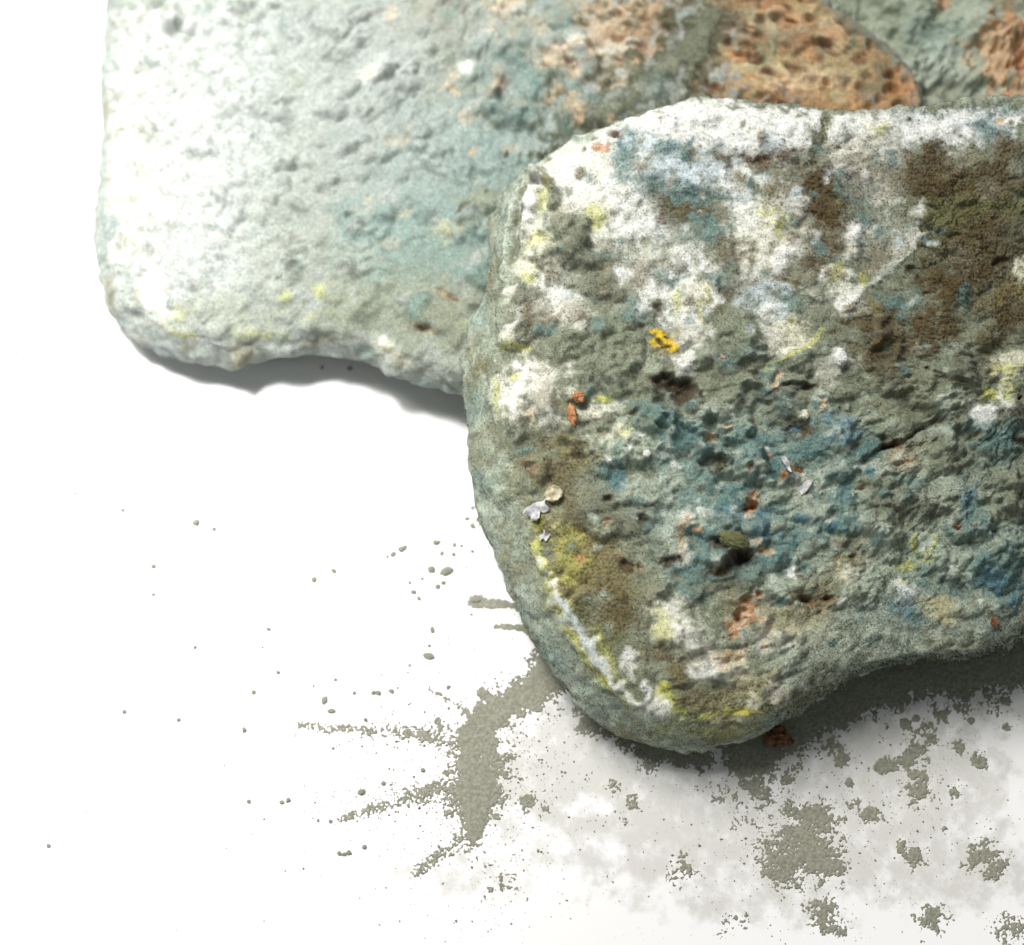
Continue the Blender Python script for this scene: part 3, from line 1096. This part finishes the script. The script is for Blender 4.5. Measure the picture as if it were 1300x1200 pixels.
def back_painter(q, seed):
    pa = Paint(q, 1, 'F', seed); x, y = pa.q[:, 0], pa.q[:, 1]
    v = fbm(x/50, y/50, 3, 401)[:, None]
    pa.col += (PAL['G'].astype(F)-pa.col)*ss(.0, .7, v)*.6
    pa.col += (PAL['T'].astype(F)-pa.col)*ss(.1, .7, -v)*.35
    t_ = []
    for ln in BACK_SPEC.strip().splitlines():      # stray flecks of bare crumb are faint here
        v = ln.split()
        if v[0] in 'NRY' and float(v[1]) < 700 and len(v) > 6 and float(v[3]) < 24: v[6] = str(float(v[6])*.5)
        t_.append(' '.join(v))
    pa.spec('\n'.join(t_))
    r = np.random.default_rng(5)
    for _ in range(420):
        cx, cy = r.uniform(140, 760), r.uniform(-10, 480); rad = r.uniform(6, 18)
        pa.blob('-', cx, cy, rad*1.25, rad*r.uniform(.6, .95), r.uniform(-40, 40), 0, .4, rad*.045*r.uniform(.4, 1.3))
    for _ in range(90):
        cx, cy = r.normal(690, 70), r.uniform(0, 170); rad = r.uniform(6, 16)
        pa.blob(r.choice(list('NFTTNXG')), cx, cy, rad*1.6, rad, r.uniform(0, 180), .4, .8, .1)
    for _ in range(60):
        cx, cy = r.uniform(920, 1150), r.uniform(0, 130); rad = r.uniform(3, 9)
        pa.blob(r.choice(list('QRMH')), cx, cy, rad*1.6, rad, r.uniform(0, 60), .5, .5, -.1)
    return pa
back = build_slice('bread_slice', 'pale grey-green mouldy slice lying behind at the left with a bare brown crumb end', BACK, (640, -45), PL_B, .0096, 1050, 340, 50,
                   back_painter, 200, 1.15, 30000, wallc='F')

# ------------------------------------------------------------------ third slice, far upper right
THIRD = [(960,60,1.5),(980,-80,1.5),(1060,-220,2),(1250,-300,2),(1500,-280,2),(1640,-100,2),(1640,120,2),(1560,260,2),(1400,300,2),(1200,280,2),(1020,190,2)]
PL_T = (0.0125, 0.0, 0.02)
THIRD_SPEC = """
G 1140 40 160 120 0 .6
P 1120 20 60 40 0 .5 .5
T 1200 60 60 40 0 .5 .4
A 1190 90 40 22 0 .6 .5
P 1230 30 40 30 0 .6 .4
H 1080 10 60 14 10 .6
K 1180 120 26 10 0 .6 -.6
R 1290 60 46 70 10 .97
N 1270 70 30 40 0 .8
N 1240 60 14 10 0 .7
R 1300 90 20 20 0 .9
M 1292 40 14 10 0 .7 -.5
N 1230 85 16 10 0 .6
R 1195 4 10 8 0 .6
H 1290 5 40 12 0 .7
"""
def third_painter(q, seed):
    pa = Paint(q, 1, 'P', seed); pa.spec(THIRD_SPEC)
    r = np.random.default_rng(8)
    for _ in range(130):
        cx, cy = r.uniform(1020, 1320), r.uniform(-20, 150); rad = r.uniform(8, 20)
        pa.blob('-', cx, cy, rad*1.2, rad*.8, r.uniform(0, 180), 0, .4, rad*.04)
    return pa
third = build_slice('bread_slice', 'blurred teal mouldy slice with an orange patch at the far upper right', THIRD, (1300, 20), PL_T, .0120, 620, 230, 24, third_painter, 300, .9, 0)

# ------------------------------------------------------------------ nodules, crumbs and flakes on the front slice
def surf(px, info=front):
    d = np.sum((info['q'][:info['nface']]-np.array(px))**2, 1); i = int(np.argmin(d))
    return info['P'][i], info['n'][i], info['col'][i]
def knob(px, rx, ry, rz, ang=0, seed=0, nu=90, nv=56, rough=.16, sink=.25):
    """a knobbly ellipsoid seated on the front slice, sizes in mm"""
    p, nn, c = surf(px)
    th = np.linspace(0, 2*math.pi, nu, endpoint=False); ph = np.linspace(.02, math.pi-.02, nv)
    TH, PHI = np.meshgrid(th, ph)
    S = np.stack([np.sin(PHI)*np.cos(TH), np.sin(PHI)*np.sin(TH), np.cos(PHI)], -1).reshape(-1, 3)
    r = 1+rough*noise3(S*1.7+seed, seed)+rough*.7*noise3(S*4+seed, seed+3)+rough*.45*noise3(S*9+seed, seed+6)
    S = S*r[:, None]*np.array([rx, ry, rz])*.001
    ca, sa = math.cos(math.radians(ang)), math.sin(math.radians(ang))
    S = np.stack([S[:, 0]*ca-S[:, 1]*sa, S[:, 0]*sa+S[:, 1]*ca, S[:, 2]], 1)
    W3 = S[:, 0:1]*front['U']+S[:, 1:2]*front['V']+S[:, 2:3]*front['N']
    return p+front['N']*rz*.001*(1-sink*2), W3, grid_faces(nv, nu, True), r
for (px, rx, ry, rz, ang, k, sd) in (((930,690),2.1,1.15,1.1,-15,'V',1),((1208,731),.7,.7,.7,0,'P',8),((1066,460),.9,1.0,.7,0,'W',16),((821,580),.5,.5,.45,0,'W',18),((1021,529),.55,.7,.6,0,'C',19)):
    p, W3, fc, r = knob(px, rx, ry, rz, ang, sd)
    cc = PAL[k][None, :]*(.55+.45*np.clip(r, .6, 1.4))[:, None]*(1+.1*rng.normal(size=len(r)))[:, None]
    if k != 'V': cc = .6*cc+.4*surf(px)[2]
    o = mesh_obj('mould_nodule', W3+p-front['O'], fc, M_MOULD, front['root'], colour=np.clip(cc, .01, .88))
    if k == 'V': o['label'] = 'olive green mossy nodule over a dark hollow'

def crumb_thing(name, label, cat, px, rx, ry, rz, ang, seed, mat, rough=.3, group=None, lift=.25, lobes=None):
    p, W3, fc, r = knob(px, rx, ry, rz, ang, seed, 40, 26, rough, lift)
    o = mesh_obj(name, W3, fc, mat, None, loc=p); return tag(o, label, cat, group)
o1 = crumb_thing('bread_crumb', 'long orange-brown bread crumb on the left of the front slice below the pinkish white patch', 'crumb', (727,530), .62, 1.5, .6, 6, 31, M_ORANGE, .28, None, .1)
crumb_thing('bread_crumb', 'short orange bread crumb touching the top end of the long orange crumb', 'crumb', (735,507), .75, .75, .55, 30, 34, M_ORANGE, .35, None, .1)
crumb_thing('bread_crumb', 'small reddish brown crumb beside two white shards in the teal mould', 'crumb', (1014,598), .62, .42, .4, -30, 35, M_BROWN, .4, None, .2)
crumb_thing('bread_crumb', 'small brown crumb near the lower right edge of the front slice', 'crumb', (1262,789), .45, .75, .45, 20, 36, M_BROWN, .45, None, .2)
def flake(name, label, cat, poly, lift, th, seed, mat, curl=.4, plane_info=front):
    P = np.array(poly, float); c = P.mean(0); ring = spline(P, 72)
    p, nn, _ = surf(c)
    q0 = on_plane([c], PL_F)[0]
    rw = on_plane(ring, PL_F)-q0
    rows = []
    for side in (1, -1):
        fs = np.linspace(.02, 1, 9) if side > 0 else np.linspace(1, .02, 9)
        wob = 1+.16*fbm(np.cos(np.arange(72)/72*6.283)*3+seed, np.sin(np.arange(72)/72*6.283)*3, 3, seed*7)
        for f in fs:
            a2 = rw*f*wob[:, None]; rr = np.linalg.norm(a2, axis=1)*1000
            z = lift*.001+curl*.001*(f**2)*.35*(1+.9*np.sin(np.arange(72)/72*6.28*3+seed))+.0004*perlin(a2[:, 0]*1100+seed, a2[:, 1]*1100, seed)+side*th*.0005*(1 if f < .99 else .5)
            rows.append(a2+z[:, None]*front['N'])
    V3 = np.concatenate(rows)
    o = mesh_obj(name, V3, grid_faces(18, 72, True), mat, None, loc=p); return tag(o, label, cat)
flake('white_flake', 'ragged bluish white flake stuck at the left rim of the front slice', 'flake', [(664,652),(674,641),(690,636),(696,628),(692,640),(698,648),(690,652),(686,650),(684,660),(676,662),(672,656)], .5, .25, 1, M_FLAKE)
flake('cream_flake', 'rounded cream flake adjoining the bluish white flake on the left rim', 'flake', [(692,632),(694,622),(703,618),(713,622),(714,630),(706,638),(697,638)], .55, .5, 2, M_PINKF)
flake('white_flake', 'tiny star shaped white flake below the larger white flake on the left rim', 'flake', [(685,680),(690,678),(691,673),(694,678),(699,679),(696,684),(694,688),(690,685),(686,687)], .35, .2, 3, M_FLAKE)
flake('white_shard', 'thin upright white shard left of the small reddish brown crumb', 'shard', [(990,586),(997,586),(1003,600),(1003,604),(997,598)], .55, .15, 4, M_FLAKE)
flake('white_shard', 'broad greyish white shard below the small reddish brown crumb', 'shard', [(1014,622),(1022,612),(1031,611),(1027,620),(1018,630)], .5, .15, 5, M_FLAKE)

# ------------------------------------------------------------------ bread crumb lying under the lower edge
def ground_at(px): return on_plane([px], GROUND)[0]
def body(seed, rough=.3, nu=24, nv=14):
    th = np.linspace(0, 2*math.pi, nu, endpoint=False); ph = np.linspace(.03, math.pi-.03, nv); TH, PHI = np.meshgrid(th, ph)
    S = np.stack([np.sin(PHI)*np.cos(TH), np.sin(PHI)*np.sin(TH), np.cos(PHI)], -1).reshape(-1, 3)
    r = 1+rough*noise3(S*1.6+seed, seed)+rough*.6*noise3(S*4+seed, seed+3)
    return S*r[:, None], grid_faces(nv, nu, True)
S, fc = body(61, .55, 48, 28)
tag(mesh_obj('bread_crumb', S*np.array([.0016, .0012, .0009]), fc, M_BROWN, None, loc=ground_at((986, 938))+np.array([0, 0, .0009])), 'brown jagged bread crumb on the table half under the lower edge', 'crumb')

# ------------------------------------------------------------------ spore dust on the table
dx = .85
qx = np.arange(355, 1312, dx); qy = np.arange(560, 1212, dx)
QX, QY = np.meshgrid(qx, qy); Q = np.stack([QX, QY], -1).reshape(-1, 2)
n1 = fbm(Q[:, 0]/45, Q[:, 1]/45, 3, 701); n2 = fbm(Q[:, 0]/14, Q[:, 1]/14, 3, 711); n3 = fbm(Q[:, 0]/4.2, Q[:, 1]/4.2, 2, 721)
fld = np.full(len(Q), -1.0)
def dstroke(pts, k=.0, ra=.55, tail=.8):
    """pts: x y halfwidth"""
    P = np.array(pts, float); bst = np.full(len(Q), -2.0)
    lo = P[:, :2].min(0)-P[:, 2].max()*3-10; hi = P[:, :2].max(0)+P[:, 2].max()*3+10
    idx = np.nonzero(np.all((Q > lo) & (Q < hi), axis=1))[0]; q = Q[idx]; b2 = np.full(len(idx), -2.0)
    for a, c in zip(P[:-1], P[1:]) if len(P) > 1 else [(P[0], P[0]+np.array([.01, 0, 0]))]:
        ab = c[:2]-a[:2]; t = np.clip(((q-a[:2])@ab)/(ab@ab), 0, 1)
        d = np.linalg.norm(q-a[:2]-t[:, None]*ab, axis=1); wd = a[2]+(c[2]-a[2])*t
        b2 = np.maximum(b2, 1-d/wd)
    b2 = np.clip(b2, -2, .7)+k+ra*(.8*n1[idx]+.9*n2[idx]+1.0*n3[idx]*tail)
    fld[idx] = np.maximum(fld[idx], b2)
dstroke([(720,850,30),(690,862,26),(650,893,20),(615,912,18),(604,945,26),(606,985,38),(604,1025,26),(600,1062,13)], .1, .75)
dstroke([(760,905,30),(840,955,16),(900,965,14)], -.1, .5)
dstroke([(940,965,22),(1010,925,26),(1070,890,28),(1150,862,26),(1240,850,26),(1320,845,26)], .1, .6)  # dust band under the overhang, laid partly to darken the shadow there
dstroke([(612,880,7),(640,905,10)], -.1)
dstroke([(598,763,6),(610,764,7),(640,768,5),(668,770,7)], .0, .6)
dstroke([(630,796,3),(665,797,4),(690,812,10),(700,830,14)], -.05, .6)
dstroke([(380,921,5),(430,925,7),(470,927,7),(530,931,8),(570,942,13),(590,955,18)], -.25, .8, 1.7)
dstroke([(430,1042,4),(470,1028,7),(520,1012,9),(560,1000,14),(590,990,18)], -.3, .85, 1.8)
dstroke([(530,1108,8),(560,1082,8),(590,1064,12)], -.35, .8, 1.5)
dstroke([(545,875,3),(580,895,4),(606,914,8)], -.4, .8, 1.4)
dstroke([(560,935,5),(555,918,8)], -.3, .8)
for x, y, rx, k, ra in ((1020,1072,42,.0,.7),(1035,1048,30,-.1,.7),(1000,1095,30,-.1,.7),(1045,1100,24,-.2,.7),(1102,1032,17,-.2,.9),(1085,1022,12,-.25,.9),(945,1005,38,-.45,.9),(1000,985,26,-.5,.8),(955,965,60,-.45,.8),
    (1166,1005,18,-.05,.8),(1160,985,10,-.2,.9),(1174,988,9,-.1,.9),(1182,932,16,-.2,.9),(1168,955,15,-.2,.9),(1196,908,14,-.2,.9),(1125,973,11,0,.7),(1069,965,8,.1,.5),(1055,946,18,-.3,.8),(1078,994,4.5,.2,.4),
    (1217,949,8,0,.6),(1149,920,6,.2,.5),(1163,912,4,.2,.4),(1233,915,4,.2,.4),(1277,924,7,0,.7),(1211,1004,8,-.2,.9),(1198,1053,6,-.1,.9),(1270,880,34,-.45,.8),(1215,885,26,-.55,.8),(1160,1085,14,-.2,.9),(1145,1075,8,-.1,.8),
    (1245,1088,22,-.2,.8),(1262,1100,18,-.25,.8),(1242,965,10,-.3,.9),(1152,965,8,0,.9),(670,1020,14,-.45,.9),(690,1030,10,-.4,.9),(780,1000,12,-.35,.9),(825,975,16,-.35,.8),(800,1020,10,-.4,.9),
    (790,1040,12,-.4,.9),(870,1108,24,-.45,.9),(640,1130,40,-.95,.8),(1050,1165,30,-.4,.8),(1180,1165,30,-.6,.8),(930,1170,30,-.8,.8),(1280,1180,26,-.4,.8)):
    dstroke([(x, y, rx)], k, ra)
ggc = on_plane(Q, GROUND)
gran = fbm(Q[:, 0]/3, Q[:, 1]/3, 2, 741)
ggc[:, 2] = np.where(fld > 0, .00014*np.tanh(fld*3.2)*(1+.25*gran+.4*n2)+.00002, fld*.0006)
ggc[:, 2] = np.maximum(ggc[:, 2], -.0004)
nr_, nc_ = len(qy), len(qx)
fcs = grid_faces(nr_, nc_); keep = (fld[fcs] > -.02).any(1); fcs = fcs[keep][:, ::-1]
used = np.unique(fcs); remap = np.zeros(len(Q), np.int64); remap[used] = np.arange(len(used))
tag(mesh_obj('mould_dust', ggc[used], remap[fcs], M_DUST), 'thin grey-green spore dust spilled in patches and streaks on the white table, one strip darkening the shadow under the front slice', 'dust', kind='stuff')

# specks too fine to count
sp = []
for (cx, cy, sx, sy, k) in ((600,980,55,80,1500),(650,900,50,40,700),(500,930,60,10,500),(500,1015,60,14,500),(1020,1070,55,50,700),(1170,970,40,50,500),(600,980,110,90,420),(450,1030,70,60,130),(1100,1000,160,90,420),(560,740,60,70,90),(480,930,80,30,160),(1200,930,90,60,200),(700,1000,110,80,320),(850,1020,140,70,260),(330,980,160,120,70),(300,800,220,200,40),(620,660,30,60,40),(820,1120,280,60,320),(160,1040,110,90,30)):
    pts = rng.normal(size=(k, 2))*np.array([sx, sy])+np.array([cx, cy]); sp.append(pts)
sp = np.concatenate(sp); rad = np.clip(rng.lognormal(-.4, .55, len(sp)), .3, 2.4)/87*.01*.75
gp = on_plane(sp, GROUND)
octa = np.array([(1, 0, 0), (0, 1, 0), (-1, 0, 0), (0, -1, 0), (0, 0, .8), (0, 0, -.4)], float)
of = np.array([(0, 1, 4), (1, 2, 4), (2, 3, 4), (3, 0, 4), (1, 0, 5), (2, 1, 5), (3, 2, 5), (0, 3, 5)])
co = gp[:, None, :]+octa[None]*rad[:, None, None]*rng.uniform(.5, 1.4, (len(sp), 6, 1)); co[..., 2] += rad[:, None]*.4
tag(mesh_obj('dust_specks', co.reshape(-1, 3), (of[None]+np.arange(len(sp))[:, None, None]*6).reshape(-1, 3), M_DUST), 'fine dark specks of dust sprinkled over the white table', 'dust', kind='stuff')

# clumps one can count
BIG = [((511,697),5.5,3.2,-25,'flat oval mould clump left of the front slice beside two smaller ones'),((567,725),8,5,-20,'knobbly large mould clump halfway down the left of the front slice'),((544,833),7,3.6,12,'dark oval mould clump alone between the upper and lower dust streaks'),
       ((604,762),6.5,4,0,'mould clump at the left end of the short upper dust streak'),((459,1006),5,3.6,-25,'mould clump just above the left end of the lower dust streak'),((249,664),4.4,4.4,30,'lone mould clump far out on the clean white area below the back slice'),
       ((554,689),4.6,3,0,'mould clump right of the flat oval one near the front slice'),((548,723),4.6,4.2,30,'small round mould clump touching the large knobbly one'),((412,889),3.4,4.6,20,'mould clump above the left end of the long dust streak'),((421,903),5,2.8,0,'flat mould clump directly above the long dust streak')]
SMALL = [(499,704),(492,707),(525,752),(600,645),(593,659),(586,693),(577,692),(464,914),(353,854),(426,863),(424,725),(399,736),(404,1042),(431,1084),(437,1085),(443,1083),(463,1076),(487,995),(358,1019),(537,978),(497,878),(569,873),(158,904),(227,914),(62,1074),
         (341,799),(195,719),(195,755),(248,822),(322,879),(96,627),(156,648),(310,927),(316,1018),(30,456),(576,704),(561,703),(536,735),(520,740),(600,668),(532,760),(545,820),(549,800),(474,880),(480,880),(366,1016),(420,1043),(272,672),(604,630),(607,660),(563,740),(450,880),(600,700),(556,745),(520,845),(409,467),(444,468)]
LONE = {(158, 904): 'tiny mould grain on bare white, left one of a level pair at lower left',
    (227, 914): 'tiny mould grain on bare white, right one of a level pair at lower left',
    (62, 1074): 'lone tiny mould grain nearest the lower left corner of the picture',
    (30, 456): 'lone faint mould grain near the left edge, level with the bottom of the back slice',
    (96, 627): 'tiny mould grain on bare white, upper one of a slanting pair below the back slice',
    (156, 648): 'tiny mould grain on bare white, lower one of a slanting pair below the back slice',
    (272, 672): 'tiny mould grain just right of the lone large clump on bare white',
    (195, 719): 'upper of two tiny mould grains one above the other on bare white',
    (195, 755): 'lower of two tiny mould grains one above the other on bare white',
    (248, 822): 'lone tiny mould grain on bare white well left of the long dust streak',
    (341, 799): 'tiny mould grain on bare white up and left of the long dust streak',
    (353, 854): 'dark mould grain on bare white straight above the tip of the long dust streak',
    (310, 927): 'tiny mould grain on bare white left of the tip of the long dust streak',
    (316, 1018): 'tiny mould grain on bare white left of the tip of the lower dust streak',
    (409, 467): 'tiny mould grain in the shadow under the back slice, left one of two',
    (444, 468): 'tiny mould grain in the shadow under the back slice, right one of two',
    (399, 736): 'left one of two tiny mould grains far left of the knobbly large clump',
    (424, 725): 'right one of two tiny mould grains far left of the knobbly large clump',
    (464, 914): 'mould grain sitting right above the middle of the long dust streak',
    (487, 995): 'tiny mould grain between the long and the lower dust streaks',
    (525, 752): 'mould grain below and left of the knobbly large clump'}
crumb_meshes = []
for i in range(6):
    S, fc = body(200+i*7, .42, 20, 12)
    crumb_meshes.append((S, fc))
protos = {}
def clump(px, a, b_, ang, i, label, group):
    key = i % 6
    if key not in protos:
        S, fc = crumb_meshes[key]; o = mesh_obj('mould_clump', S*.001, fc, M_DUST, None); protos[key] = o
    else:
        o = protos[key].copy(); col.objects.link(o)
    k = 1/8.7*.95
    o.scale = (a*k, b_*k, min(a, b_)*k*.62); p = ground_at(px); o.location = (p[0], p[1], min(a, b_)*k*.00036); o.rotation_euler = (0, 0, math.radians(-ang))
    tag(o, label, 'clump', group)
for i, (px, a, b_, ang, lab) in enumerate(BIG): clump(px, a, b_, ang, i, lab, 'clumps of mould dropped on the table')
for i, px in enumerate(SMALL):
    s_ = rng.uniform(1.7, 3.0); clump(px, s_*rng.uniform(1, 1.4), s_, rng.uniform(0, 180), i+3, LONE.get(px, 'tiny mould grain in the loose sprinkle around the dust streaks and the front slice'), 'clumps of mould dropped on the table')
